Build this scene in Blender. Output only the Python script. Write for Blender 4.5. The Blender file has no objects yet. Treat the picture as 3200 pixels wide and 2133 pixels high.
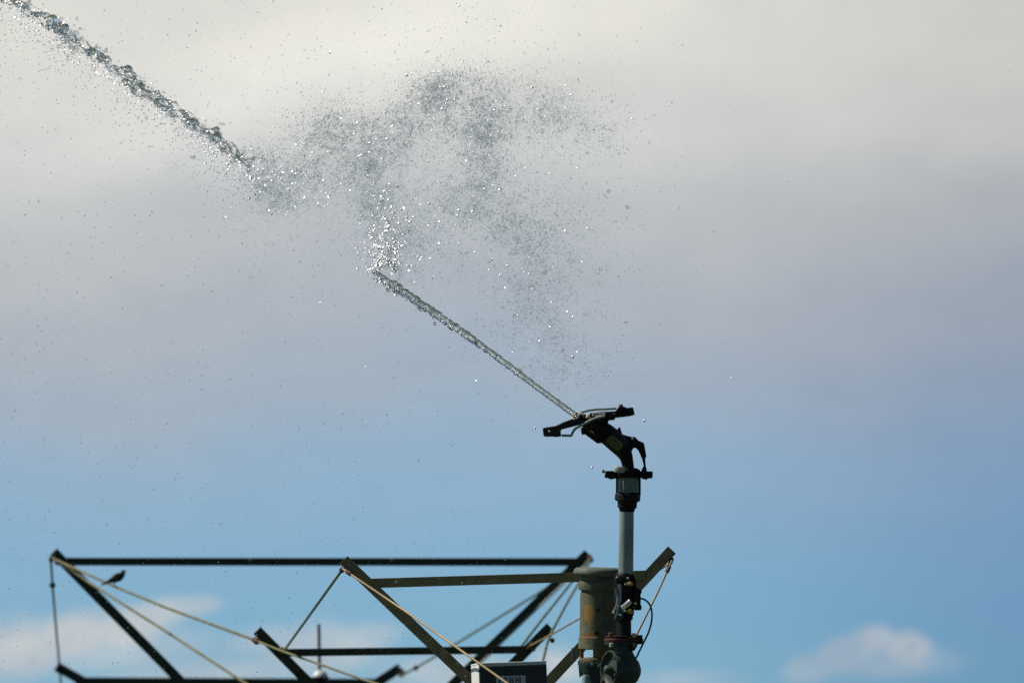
import bpy, bmesh, math, random
import numpy as np
from mathutils import Vector, Matrix, noise

random.seed(7)
rng = np.random.default_rng(11)
sc = bpy.context.scene
col = sc.collection
R = math.radians

# ------------------------------------------------------------------ camera
LENS, SENSOR = 340.0, 36.0
W_PX, H_PX = 3200.0, 2133.0
F = LENS / SENSOR * W_PX                      # focal length in photo pixels
PITCH = R(4.5)
CAM = Vector((0.0, -40.0, 1.7))
FWD = Vector((0, math.cos(PITCH), math.sin(PITCH)))
UP = Vector((0, -math.sin(PITCH), math.cos(PITCH)))
RIGHT = Vector((1, 0, 0))

def P(x, y, d=40.0):
    """point seen at photo pixel (x, y), d metres away along the view axis"""
    return CAM + FWD * d + RIGHT * ((x - W_PX / 2) * d / F) + UP * ((H_PX / 2 - y) * d / F)

def S(n, d=40.0):
    return n * d / F

cam = bpy.data.cameras.new('camera')
co = bpy.data.objects.new('camera', cam); col.objects.link(co)
co.location = CAM
co.rotation_euler = (R(90) + PITCH, 0, 0)
cam.lens = LENS; cam.sensor_width = SENSOR; cam.sensor_fit = 'HORIZONTAL'
cam.clip_start = 0.5; cam.clip_end = 20000
cam.dof.use_dof = True; cam.dof.focus_distance = 39.6; cam.dof.aperture_fstop = 6.3
sc.camera = co

# ------------------------------------------------------------------ helpers
def srgb(r, g, b):
    f = lambda c: (c / 255 / 12.92) if c / 255 <= 0.04045 else ((c / 255 + 0.055) / 1.055) ** 2.4
    return (f(r), f(g), f(b), 1.0)

class MB:
    def __init__(self):
        self.v, self.f = [], []
    def add(self, vs, fs):
        o = len(self.v)
        self.v += [tuple(p) for p in vs]
        self.f += [tuple(i + o for i in f) for f in fs]
        return self
    def tube(self, pts, rad, n=16, caps=True, flat=1.0):
        pts = [Vector(p) for p in pts]
        if not isinstance(rad, (list, tuple)): rad = [rad] * len(pts)
        vs, fs = [], []
        t0 = (pts[1] - pts[0]).normalized()
        a = t0.orthogonal().normalized()
        if abs(t0.dot(FWD)) < 0.95:
            a = (FWD - t0 * t0.dot(FWD)).normalized()
        prev = t0
        for i, p in enumerate(pts):
            if i == 0: t = t0
            elif i == len(pts) - 1: t = (pts[i] - pts[i - 1]).normalized()
            else: t = ((pts[i] - pts[i - 1]).normalized() + (pts[i + 1] - pts[i]).normalized()).normalized()
            q = prev.rotation_difference(t); a = (q @ a).normalized(); prev = t
            b = t.cross(a)
            for k in range(n):
                an = 2 * math.pi * k / n
                vs.append(p + a * (math.cos(an) * rad[i] * flat) + b * (math.sin(an) * rad[i]))
        for i in range(len(pts) - 1):
            for k in range(n):
                k2 = (k + 1) % n
                fs.append((i * n + k, i * n + k2, (i + 1) * n + k2, (i + 1) * n + k))
        if caps:
            fs.append(tuple(range(n - 1, -1, -1)))
            fs.append(tuple((len(pts) - 1) * n + k for k in range(n)))
        return self.add(vs, fs)
    def lathe(self, base, axis, prof, n=40, sx=1.0):
        """prof: (height along axis, radius)"""
        axis = Vector(axis).normalized(); base = Vector(base)
        a = Vector((1, 0, 0)) if abs(axis.x) < 0.9 else Vector((0, 1, 0))
        a = (a - axis * a.dot(axis)).normalized(); b = axis.cross(a)
        vs, fs = [], []
        for h, r in prof:
            for k in range(n):
                an = 2 * math.pi * k / n
                vs.append(base + axis * h + a * (math.cos(an) * r) + b * (math.sin(an) * r * sx))
        m = len(prof)
        for i in range(m - 1):
            for k in range(n):
                k2 = (k + 1) % n
                fs.append((i * n + k, i * n + k2, (i + 1) * n + k2, (i + 1) * n + k))
        fs.append(tuple(range(n - 1, -1, -1)))
        fs.append(tuple((m - 1) * n + k for k in range(n)))
        return self.add(vs, fs)
    def prism(self, pts, thick, off=None):
        """pts: polygon of points; extruded by thick along the view direction, centred"""
        off = Vector((0, 1, 0)) if off is None else off
        pts = [Vector(p) for p in pts]; n = len(pts)
        vs = [p - off * (thick / 2) for p in pts] + [p + off * (thick / 2) for p in pts]
        fs = [tuple(range(n)), tuple(range(2 * n - 1, n - 1, -1))]
        for i in range(n):
            j = (i + 1) % n
            fs.append((i, i + n, j + n, j))
        return self.add(vs, fs)
    def angle(self, p0, p1, w, t, edge=1):
        """steel angle from p0 to p1: a face of width w towards the camera and a leg of width w going back at the edge side"""
        p0, p1 = Vector(p0), Vector(p1)
        d = (p1 - p0).normalized()
        back = (Vector((0, 1, 0)) - d * d.y).normalized()
        s = d.cross(back).normalized()
        if s.z < 0: s = -s
        s = s * edge
        prof = [(-w / 2, 0), (w / 2, 0), (w / 2, w), (w / 2 - t, w), (w / 2 - t, t), (-w / 2, t)]
        vs = [p0 + s * x + back * y for x, y in prof] + [p1 + s * x + back * y for x, y in prof]
        n = 6
        fs = [tuple(range(n)), tuple(range(2 * n - 1, n - 1, -1))]
        for i in range(n):
            j = (i + 1) % n
            fs.append((i, i + n, j + n, j))
        return self.add(vs, fs)
    def box(self, c, sx, sy, sz, rot=None):
        c = Vector(c); vs = []
        for x in (-1, 1):
            for y in (-1, 1):
                for z in (-1, 1):
                    q = Vector((x * sx / 2, y * sy / 2, z * sz / 2))
                    vs.append(c + (rot @ q if rot else q))
        return self.add(vs, [(0, 1, 3, 2), (4, 6, 7, 5), (0, 4, 5, 1), (2, 3, 7, 6), (0, 2, 6, 4), (1, 5, 7, 3)])
    def ball(self, c, r, n=12, sc_=(1, 1, 1), rot=None):
        c = Vector(c); vs = [], 
        vs, fs = [], []
        m = n // 2
        for i in range(m + 1):
            th = math.pi * i / m
            for k in range(n):
                ph = 2 * math.pi * k / n
                q = Vector((math.sin(th) * math.cos(ph) * r * sc_[0], math.sin(th) * math.sin(ph) * r * sc_[1], math.cos(th) * r * sc_[2]))
                vs.append(c + (rot @ q if rot else q))
        for i in range(m):
            for k in range(n):
                k2 = (k + 1) % n
                fs.append((i * n + k, (i + 1) * n + k, (i + 1) * n + k2, i * n + k2))
        return self.add(vs, fs)
    def bolt(self, c, axis, r, h):
        axis = Vector(axis).normalized()
        return self.lathe(c, axis, [(0, r), (h * 0.8, r), (h, r * 0.85)], n=6)
    def build(self, name, mat, parent=None, bevel=0.0, smooth=35):
        me = bpy.data.meshes.new(name)
        me.from_pydata(self.v, [], self.f)
        bm = bmesh.new(); bm.from_mesh(me)
        bmesh.ops.remove_doubles(bm, verts=bm.verts, dist=1e-6)
        bmesh.ops.recalc_face_normals(bm, faces=bm.faces)
        bm.to_mesh(me); bm.free()
        if smooth:
            me.shade_smooth(); me.set_sharp_from_angle(angle=R(smooth))
        me.materials.append(mat)
        o = bpy.data.objects.new(name, me); col.objects.link(o)
        if parent is not None:
            o.parent = parent
            o.matrix_parent_inverse = Matrix.Translation(ORIGIN.get(parent.name, Vector((0, 0, 0)))).inverted()
        if bevel:
            b = o.modifiers.new('bevel', 'BEVEL'); b.width = bevel; b.segments = 2; b.limit_method = 'ANGLE'; b.angle_limit = R(35)
        return o

ORIGIN = {}
def thing(name, loc, label, cat, group=None):
    o = bpy.data.objects.new(name, None); col.objects.link(o)
    o.empty_display_size = 0.05
    o.location = loc; ORIGIN[o.name] = Vector(loc)
    return tag(o, label, cat, group)
def tag(o, label, cat, group=None, kind=None):
    if label: o['label'] = label
    if cat: o['category'] = cat
    if group: o['group'] = group
    if kind: o['kind'] = kind
    ORIGIN.setdefault(o.name, Vector((0, 0, 0)))
    return o

def spline(pts, n=6):
    """Catmull-Rom through tuples of any length"""
    out = []
    p = [np.array(q, float) for q in pts]
    p = [2 * p[0] - p[1]] + p + [2 * p[-1] - p[-2]]
    for i in range(1, len(p) - 2):
        for k in range(n):
            t = k / n
            a, b, c, d = p[i - 1], p[i], p[i + 1], p[i + 2]
            out.append(0.5 * ((2 * b) + (c - a) * t + (2 * a - 5 * b + 4 * c - d) * t * t + (3 * b - a - 3 * c + d) * t ** 3))
    out.append(p[-2])
    return out

# ------------------------------------------------------------------ materials
def mat(name, base, rough=0.5, metal=0.0, spec=0.5, noise_amt=0.0, noise_scale=40.0, second=None, sec_scale=12.0, sec_lo=0.55, sec_hi=0.65, stretch=None, bump=0.0, coat=0.0, patch=()):
    m = bpy.data.materials.new(name); m.use_nodes = True
    nt = m.node_tree; n = nt.nodes; l = nt.links
    b = n['Principled BSDF']
    b.inputs['Roughness'].default_value = rough
    b.inputs['Metallic'].default_value = metal
    b.inputs['Specular IOR Level'].default_value = spec
    b.inputs['Coat Weight'].default_value = coat
    tc = n.new('ShaderNodeTexCoord'); mp = n.new('ShaderNodeMapping')
    l.new(tc.outputs['Object'], mp.inputs['Vector'])
    if stretch: mp.inputs['Scale'].default_value = stretch
    n1 = n.new('ShaderNodeTexNoise'); n1.inputs['Scale'].default_value = noise_scale; n1.inputs['Detail'].default_value = 5
    l.new(mp.outputs['Vector'], n1.inputs['Vector'])
    r1 = n.new('ShaderNodeMapRange')
    r1.inputs['From Min'].default_value = 0.3; r1.inputs['From Max'].default_value = 0.7
    r1.inputs['To Min'].default_value = 1 - noise_amt; r1.inputs['To Max'].default_value = 1 + noise_amt
    l.new(n1.outputs['Fac'], r1.inputs['Value'])
    c = n.new('ShaderNodeMix'); c.data_type = 'RGBA'; c.blend_type = 'MULTIPLY'; c.inputs['Factor'].default_value = 1
    c.inputs['A'].default_value = (*base[:3], 1)
    l.new(r1.outputs['Result'], c.inputs['B'])
    outc = c.outputs['Result']
    if second:
        n2 = n.new('ShaderNodeTexNoise'); n2.inputs['Scale'].default_value = sec_scale; n2.inputs['Detail'].default_value = 6; n2.inputs['Roughness'].default_value = 0.6
        l.new(mp.outputs['Vector'], n2.inputs['Vector'])
        r2 = n.new('ShaderNodeMapRange'); r2.inputs['From Min'].default_value = sec_lo; r2.inputs['From Max'].default_value = sec_hi
        l.new(n2.outputs['Fac'], r2.inputs['Value'])
        c2 = n.new('ShaderNodeMix'); c2.data_type = 'RGBA'
        l.new(r2.outputs['Result'], c2.inputs['Factor']); l.new(outc, c2.inputs['A'])
        c2.inputs['B'].default_value = (*second[:3], 1)
        outc = c2.outputs['Result']
    for (pc, pr, pcol) in patch:          # a stain with a shape of its own
        m2 = n.new('ShaderNodeVectorMath'); m2.operation = 'SUBTRACT'; l.new(tc.outputs['Object'], m2.inputs[0]); m2.inputs[1].default_value = pc
        m3 = n.new('ShaderNodeVectorMath'); m3.operation = 'DIVIDE'; l.new(m2.outputs[0], m3.inputs[0]); m3.inputs[1].default_value = pr
        m4 = n.new('ShaderNodeVectorMath'); m4.operation = 'LENGTH'; l.new(m3.outputs[0], m4.inputs[0])
        n4 = n.new('ShaderNodeTexNoise'); n4.inputs['Scale'].default_value = 38; n4.inputs['Detail'].default_value = 5
        l.new(tc.outputs['Object'], n4.inputs['Vector'])
        m5 = n.new('ShaderNodeMath'); m5.operation = 'MULTIPLY_ADD'; l.new(n4.outputs['Fac'], m5.inputs[0]); m5.inputs[1].default_value = 1.8; l.new(m4.outputs['Value'], m5.inputs[2])
        r4 = n.new('ShaderNodeMapRange'); r4.inputs['From Min'].default_value = 1.45; r4.inputs['From Max'].default_value = 1.85; r4.inputs['To Min'].default_value = 1; r4.inputs['To Max'].default_value = 0
        l.new(m5.outputs[0], r4.inputs['Value'])
        c4 = n.new('ShaderNodeMix'); c4.data_type = 'RGBA'; l.new(r4.outputs['Result'], c4.inputs['Factor']); l.new(outc, c4.inputs['A'])
        c4.inputs['B'].default_value = (*pcol, 1); outc = c4.outputs['Result']
    l.new(outc, b.inputs['Base Color'])
    if bump:
        bp = n.new('ShaderNodeBump'); bp.inputs['Strength'].default_value = bump; bp.inputs['Distance'].default_value = 0.002
        l.new(n1.outputs['Fac'], bp.inputs['Height']); l.new(bp.outputs['Normal'], b.inputs['Normal'])
    return m

M = {}
M['galv'] = mat('galvanised_steel', (0.245, 0.305, 0.275), 0.45, 0.1, 0.3, 0.2, 60, (0.14, 0.17, 0.15), 30, 0.48, 0.7, stretch=(1, 1, 0.22))
M['galv_pale'] = mat('pale_galvanised_steel', (0.33, 0.33, 0.27), 0.45, 0.2, 0.5, 0.2, 70)
M['black'] = mat('black_cast_iron', (0.010, 0.010, 0.009), 0.5, 0.0, 0.12, 0.5, 60, (0.035, 0.03, 0.02), 30, 0.62, 0.72, bump=0.4)
M['gun_arm'] = mat('dark_weathered_alloy', (0.018, 0.018, 0.016), 0.4, 0.1, 0.2, 0.5, 50, (0.05, 0.045, 0.03), 22, 0.6, 0.72)
M['olive'] = mat('olive_gun_paint', (0.10, 0.115, 0.035), 0.5, 0.0, 0.3, 0.35, 60, (0.012, 0.012, 0.01), 34, 0.62, 0.7)
M['tan'] = mat('tan_plastic_ring', (0.42, 0.33, 0.19), 0.45, 0, 0.4, 0.2, 90)
M['brass'] = mat('brass_fitting', (0.60, 0.34, 0.10), 0.35, 0.35, 0.5, 0.2, 90)
M['sleeve'] = mat('grey_green_sleeve', (0.115, 0.14, 0.115), 0.28, 0.0, 0.6, 0.35, 60, stretch=(3, 3, 0.4))
M['frame_a'] = mat('weathered_olive_steel', (0.20, 0.17, 0.08), 0.6, 0, 0.2, 0.22, 18, (0.13, 0.085, 0.04), 6, 0.6, 0.8)
M['frame_b'] = mat('dark_green_steel', (0.030, 0.042, 0.026), 0.6, 0, 0.2, 0.3, 10)
M['frame_c'] = mat('dark_olive_steel', (0.040, 0.042, 0.022), 0.6, 0, 0.2, 0.3, 14)
M['rod'] = mat('rusty_straw_steel_rod', (0.30, 0.215, 0.105), 0.55, 0.1, 0.3, 0.3, 6)
M['rod_olive'] = mat('weathered_steel_rod', (0.155, 0.145, 0.07), 0.55, 0.1, 0.3, 0.3, 6)
M['rod_dark'] = mat('dull_steel_rod', (0.11, 0.145, 0.09), 0.55, 0.1, 0.3, 0.3, 6)
M['rust'] = mat('rusted_steel', (0.11, 0.05, 0.03), 0.7, 0.1, 0.2, 0.4, 90)
M['red'] = mat('red_gasket', (0.085, 0.02, 0.014), 0.6, 0, 0.3, 0.3, 60)
M['motor'] = mat('weathered_motor_paint', (0.118, 0.122, 0.078), 0.6, 0, 0.08, 0.25, 35, (0.24, 0.14, 0.05), 16, 0.60, 0.68, bump=0.3, patch=[(P(1842, 1915, 40.2) + Vector((0, -0.065, 0)), (0.028, 0.05, 0.055), (0.25, 0.15, 0.055)), (P(1850, 1985, 40.2) + Vector((0, -0.07, 0)), (0.08, 0.06, 0.022), (0.15, 0.09, 0.035)), (P(1855, 2045, 40.2) + Vector((0, -0.07, 0)), (0.12, 0.09, 0.03), (0.20, 0.125, 0.05))])
M['motor_dark'] = mat('weathered_motor_cap', (0.12, 0.142, 0.11), 0.6, 0, 0.1, 0.25, 35)
M['teal'] = mat('dark_teal_paint', (0.03, 0.055, 0.05), 0.45, 0, 0.3, 0.4, 40)
M['teal_pale'] = mat('pale_teal_pipe', (0.20, 0.32, 0.30), 0.5, 0, 0.3, 0.3, 40)
M['volute'] = mat('dark_green_pump_paint', (0.032, 0.046, 0.035), 0.55, 0, 0.25, 0.35, 40, (0.09, 0.085, 0.05), 20, 0.62, 0.72)
M['chrome'] = mat('chrome', (0.75, 0.75, 0.75), 0.22, 1.0, 0.5)
M['hose'] = mat('dark_green_hose', (0.012, 0.035, 0.022), 0.4, 0, 0.4)
M['box'] = mat('white_box_paint', (0.70, 0.70, 0.64), 0.5, 0, 0.4, 0.06, 20)
M['box_door'] = mat('shaded_box_door', (0.022, 0.026, 0.022), 0.5, 0, 0.25, 0.25, 30)  # shade of the front painted in, far darker than the white cabinet
M['plate'] = mat('pale_grey_label', (0.30, 0.34, 0.36), 0.5, 0, 0.3, 0.15, 60)
M['ink'] = mat('dark_ink', (0.02, 0.03, 0.04), 0.5)
M['bird'] = mat('dark_plumage', (0.030, 0.026, 0.018), 0.8, 0, 0.1, 0.3, 60)
M['bird_back'] = mat('brown_plumage', (0.12, 0.10, 0.07), 0.8, 0, 0.1, 0.3, 60)
M['white'] = mat('white_dome', (0.6, 0.6, 0.57), 0.4, 0, 0.5)

def water_mat(name, rough=0.0, tint=(1, 1, 1), alpha=1.0):
    m = bpy.data.materials.new(name); m.use_nodes = True
    b = m.node_tree.nodes['Principled BSDF']
    b.inputs['Base Color'].default_value = (*tint, 1)
    b.inputs['Roughness'].default_value = rough
    b.inputs['IOR'].default_value = 1.33
    b.inputs['Alpha'].default_value = alpha
    b.inputs['Transmission Weight'].default_value = 1.0
    return m
M['water'] = water_mat('jet_water', 0.04, (0.86, 0.93, 0.87), 0.68)
M['drop'] = water_mat('droplet_water', 0.0, (0.95, 0.98, 1.0))
M['spray'] = water_mat('fine_spray_water', 0.0, (0.92, 0.98, 1.0), 0.31)
def glint_mat():
    m = bpy.data.materials.new('froth_and_sun_glint'); m.use_nodes = True
    b = m.node_tree.nodes['Principled BSDF']
    b.inputs['Base Color'].default_value = (0.95, 0.96, 0.97, 1)  # near-metal white puts the sun's sparkle into clear drops and froth
    b.inputs['Roughness'].default_value = 0.45
    b.inputs['Metallic'].default_value = 0.8
    return m
M['glint'] = glint_mat()

def ground_mat():
    return mat('crop_field', (0.045, 0.06, 0.024), 0.9, 0, 0.1, 0.5, 0.4, (0.09, 0.075, 0.04), 0.05, 0.5, 0.7)

# ------------------------------------------------------------------ ground
g = MB()
gn = 24
g.add([(math.cos(2 * math.pi * k / gn) * 6000, math.sin(2 * math.pi * k / gn) * 6000, 0) for k in range(gn)], [tuple(range(gn))])
tag(g.build('ground', ground_mat(), smooth=0), 'green crop field under the sprinkler', 'field', kind='structure')

# ------------------------------------------------------------------ truss frames on the pipe
CROSS_UP = 1
def frame(label, d, l0, apex, r0, c0, c1, w, wc, material, bolts=(), clips=()):
    loc = P(*apex, d)
    t = thing('pipe_truss', loc, label, 'truss frame', 'v shaped truss frames along the irrigation pipe')
    a = MB().angle(P(*l0, d), P(*apex, d), S(w, d), 0.006).build('strut', material, t, bevel=0.0008)
    b = MB().angle(P(*r0, d + 0.02), P(*apex, d + 0.02), S(w, d), 0.006).build('strut', material, t, bevel=0.0008)
    MB().angle(P(*c0, d + 0.012), P(*c1, d + 0.012), S(wc, d), 0.005).build('crossbar', material, t, bevel=0.0008)
    for (x, y) in bolts:
        MB().bolt(P(x, y, d + 0.013), (0, -1, 0), S(5, d), 0.012).build('bolt', M['galv_pale'], t)
    for (x, y, r, mt) in clips:
        MB().lathe(P(x, y, d + 0.01) , (0, -1, 0), [(0, S(r, d)), (0.02, S(r, d)), (0.03, S(r * .7, d))], n=8).build('rod_clip', M[mt], t)
    return t

DA, DC, DB, DD = 40.7, 48.0, 55.0, 62.0
frame('olive steel truss frame nearest the sprinkler, crossbar running behind the rusty pump motor', DA, (1074, 1748), (1601, 2250), (2100, 1717), (1152, 1821.5), (2016, 1796),
      34, 30, M['frame_a'], bolts=[(1240, 1819)], clips=[(2097, 1748, 9, 'black'), (1072, 1778, 6, 'black')])
frame('small dark truss frame with its low crossbar passing behind the white control box', DC, (803, 1968), (1254, 2423), (1720, 1957), (880, 2038), (1652, 2028),
      32, 24, M['frame_c'], bolts=[], clips=[(802, 2005, 9, 'black'), (881, 2026, 7, 'tan'), (877, 2037, 5, 'rust'), (1661, 2009, 7, 'rust'), (1652, 2024, 6, 'rust'), (1668, 2030, 5, 'rust'), (1726, 2000, 8, 'black')])
fb = frame('widest dark green truss frame with the long straight top crossbar', DB, (167, 1723), (984, 2553), (1838, 1728), (186, 1753.6), (1812, 1755),
      31, 25, M['frame_b'], bolts=[(783, 1747), (1225, 1748)], clips=[(160, 1748, 8, 'black'), (178, 1757, 6, 'rust'), (1842, 1738, 7, 'rust'), (1835, 1757, 7, 'rust'), (1850, 1752, 5, 'rust')])
frame('farthest low truss frame with short flat arms at the bottom edge of the picture', DD, (176, 2080), (754, 2408), (1252, 2084), (236, 2127), (1196, 2132),
      30, 26, M['frame_b'], clips=[(184, 2092, 11, 'black'), (1255, 2100, 12, 'black')])

MB().tube([P(1768, 1815, DB - .02), P(1700, 1880, DB - .03), P(1556, 2018, DB - .03), P(1480, 2092, DB - .03)], 0.006, 8).build('pale_strip', M['galv_pale'], fb)  # thin pale strip along the lower edge of the right strut

# the water pipe the frames stand on, below the picture
pipe_pts = [P(1780, 2205, 39.5), P(1601, 2262, DA), P(1254, 2435, DC), P(984, 2566, DB), P(754, 2425, DD), P(520, 2500, 69)]
tag(MB().tube([pipe_pts[0], pipe_pts[1]] + pipe_pts[2:], 0.075, 24).build('irrigation_pipe', M['galv']), 'galvanised main pipe of the irrigation span under the truss frames', 'pipe')

# ------------------------------------------------------------------ truss rods
RG = 'thin truss rods bracing the frames'
def rod(label, pts, r, material, turn=None):
    ps = [P(*p) for p in pts]
    o = MB().tube(ps, r, 10).build('truss_rod', material)
    tag(o, label, 'rod', RG)
    for e0, e1 in ((ps[0], ps[1]), (ps[-1], ps[-2])):      # threaded end with its nut
        dv = (e1 - e0).normalized()
        MB().tube([e0 + dv * 0.03, e0 + dv * 0.033, e0 + dv * 0.058, e0 + dv * 0.061], [r * 1.5, r * 2.1, r * 2.1, r * 1.5], 6).build('end_nut', M['rust'], o)
    if turn:
        x, y, d, rr = turn
        # turnbuckle sleeve along the rod
        i = min(range(len(ps) - 1), key=lambda k: ((ps[k] + ps[k + 1]) / 2 - P(x, y, d)).length)
        dr = (ps[i + 1] - ps[i]).normalized(); c = P(x, y, d); L = rr * 1.6
        tb = MB().tube([c - dr * L, c - dr * L * 0.6, c, c + dr * L * 0.6, c + dr * L], [rr * 0.55, rr * 0.95, rr, rr * 0.95, rr * 0.55], 10)
        tb.build('turnbuckle', M['black'], o)
    return o

rod('straw coloured rod the small bird sits on, running down to the small frame', [(160, 1740, 55), (178, 1750, 54.8), (240, 1778, 54.2), (365, 1834, 53), (518, 1897, 51.4), (660, 1949, 49.8), (800, 2000, 48.0)], 0.0075, M['rod_olive'])
rod('rusty rod crossing the small left strut and leaving at the bottom edge', [(795, 1998, 47.97), (876, 2031, 47.6), (956, 2059, 47.2), (1138, 2123, 45.6), (1595, 2258, 41.2)], 0.006, M['rod_olive'])
rod('steep straw coloured rod below the bird leaving at the bottom left', [(172, 1752, 54.9), (240, 1794, 54.5), (383, 1886, 53.8), (504, 1962, 53.1), (760, 2129, 51.5), (1250, 2423, 48.1)], 0.0075, M['rod_olive'])
rod('near vertical rod with a dark knob at the far left', [(159, 1745, 55), (164, 1827, 56.6), (174, 1945, 59), (186, 2080, 62), (192, 2150, 63.5)], 0.007, M['rod_dark'], turn=(164, 1827, 56.6, 0.019))
rod('dull green rod sloping from the olive left strut tip down to the small frame', [(1070, 1778, 40.7), (898, 2017, 47.5), (884, 2036, 48)], 0.0062, M['rod_dark'])
rod('bright straw rod in front of the olive left strut and the control box', [(1070, 1776, 40.68), (1276, 1915, 40.35), (1414, 2012, 40.05), (1585, 2133, 39.5), (1700, 2212, 39.2)], 0.0048, M['rod'])
rod('bright straw rod hanging from the olive strut tip right of the pump valve', [(2101, 1750, 40.68), (2050, 1860, 40.6), (1988, 1985, 40.5), (1905, 2150, 40.4)], 0.0045, M['rod'])
rod('long green rod with a turnbuckle running down left behind the box', [(1842, 1744, 55), (1689, 1848, 57), (1421, 2012, 60), (1361, 2049, 60.7), (1298, 2086, 61.5), (1250, 2110, 62)], 0.0075, M['rod_dark'], turn=(1300, 2085, 61.45, 0.017))
rod('rod just right of the wide right strut ending on the low crossbar', [(1845, 1742, 54.98), (1784, 1821, 53), (1689, 1940, 50), (1634, 2012, 48.2), (1622, 2030, 48.03)], 0.007, M['rod_dark'])
rod('rod nearest the pump motor passing the small right strut tip', [(1848, 1746, 54.95), (1801, 1833, 52), (1775, 1877, 50.6), (1729, 1963, 48.04), (1711, 2005, 47.7), (1697, 2062, 47.2), (1640, 2240, 43)], 0.007, M['rod_dark'])
rod('thin pale rod slanting from behind the pump motor to the clip on the small frame', [(2098, 1756, 40.72), (1809, 1932, 45.5), (1720, 1983, 47.0), (1655, 2018, 47.97)], 0.0045, M['rod'])

# ------------------------------------------------------------------ bird on the rod
bd = 52.95
bird = thing('bird', P(356, 1831, bd), 'small dark bird perched on a truss rod, head raised to the right', 'bird')
bsp = spline([(322, 1824.5, 0.8), (333, 1820, 2.2), (345, 1815, 6.0), (358, 1810, 9.5), (371, 1803.5, 12.2), (380, 1796, 10.5), (384, 1789, 7.4), (385.5, 1785, 7.2), (385, 1781.5, 5.2), (385, 1778.5, 0.6)], 4)
MB().tube([P(a[0], a[1], bd) for a in bsp], [max(S(a[2], bd), 0.0005) for a in bsp], 16).build('body', M['bird'], bird, smooth=80)
MB().tube([P(388, 1783.5, bd), P(393, 1785, bd), P(397, 1786, bd)], [S(2.6, bd), S(1.5, bd), S(0.3, bd)], 8).build('beak', M['black'], bird)
for s in (-1, 1):
    ws = spline([(380, 1792, 3.0), (368, 1797, 6.5), (352, 1808, 5.5), (336, 1818, 2.5), (322, 1824, 0.6)], 4)
    MB().tube([P(a[0] - 2, a[1] - 1, bd) + Vector((0, s * S(7.5, bd), 0)) for a in ws], [S(a[2], bd) for a in ws], 10, flat=0.45).build('wing', M['bird_back'], bird, smooth=80)
    MB().tube([P(360, 1817, bd) + Vector((0, s * S(4, bd), 0)), P(357, 1825, bd) + Vector((0, s * S(3, bd), 0)), P(359, 1830, bd) + Vector((0, s * S(3, bd), 0)), P(364, 1832, bd) + Vector((0, s * S(2, bd), 0))], S(1.6, bd), 6).build('leg', M['bird'], bird)
MB().tube([P(336, 1819, bd), P(326, 1823, bd), P(315, 1827, bd)], [S(3, bd), S(3.2, bd), S(2.0, bd)], 8, flat=1.6).build('tail', M['bird'], bird)

# ------------------------------------------------------------------ rod with white dome behind the low crossbar
ad = 57.0
an = thing('antenna', P(1000, 2160, ad), 'blurred dark upright rod on a white dome behind the low crossbar', 'antenna')
MB().tube([P(996.5, 1949, ad), P(997.5, 2020, ad), P(999, 2096, ad)], S(5, ad), 12).build('mast', M['rust'], an)
dome = [(S(h, ad), S(r, ad)) for h, r in ((-4, 25), (2, 24.5), (8, 22), (13, 18), (17, 12), (20, 6), (21, 1))]
MB().lathe(P(1000, 2112, ad), (0, 0, 1), dome, 28).build('dome', M['white'], an)
MB().lathe(P(1000, 2160, ad), (0, 0, 1), [(0, S(22, ad)), (S(38, ad), S(22, ad)), (S(44, ad), S(30, ad)), (S(46, ad), S(30, ad))], 28).build('base', M['black'], an)

# ------------------------------------------------------------------ control box
yaw = Matrix.Rotation(R(11), 3, 'Z')
tilt = Matrix.Rotation(R(-2.2), 3, 'Y')
bd_ = 39.95
fl = P(1494, 2075, bd_)
bw, bdp, bh = S(218, bd_), 0.16, 0.36
rotb = yaw @ tilt
def bx(u, v, z):           # box coordinates: u right, v back, z up from the front top left corner
    return fl + rotb @ Vector((u, v, z))
boxo = thing('control_box', bx(bw / 2, bdp / 2, -bh), 'pale control box with its front in shade and a small lettered plate', 'control box')
MB().box(bx(bw / 2, bdp / 2, -bh / 2), bw, bdp, bh, rotb).build('cabinet', M['box'], boxo, bevel=0.004)
MB().box(bx(bw / 2, -0.006, -bh / 2 - 0.002), bw - 0.004, 0.012, bh - 0.012, rotb).build('door', M['box_door'], boxo, bevel=0.003)
MB().box(bx(bw / 2, bdp / 2 - 0.002, 0.0035), bw + 0.002, bdp + 0.004, 0.007, rotb).build('lid', M['box'], boxo, bevel=0.002)
MB().box(bx(S(100), -0.0135, -S(62)), S(94), 0.003, S(48), rotb).build('name_plate', M['plate'], boxo)
let = MB()
def stroke(u, z, w, h):
    let.box(bx(S(u), -0.0158, S(z)), S(w), 0.0016, S(h), rotb)
for x, ch in ((62, 'E'), (78, 'E'), (96, 'B'), (115, 'H'), (129, 'I')):
    stroke(x + 1.5, -54, 3, 20)
    if ch in 'EB':
        stroke(x + 6, -45.5, 7, 3); stroke(x + 5.5, -53, 6, 2.6); stroke(x + 6, -62.5, 7, 3)
    if ch == 'B': stroke(x + 10, -54, 2.6, 15)
    if ch == 'H': stroke(x + 5.5, -53, 6, 3); stroke(x + 10, -54, 3, 20)
let.build('lettering', M['ink'], boxo)

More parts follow.
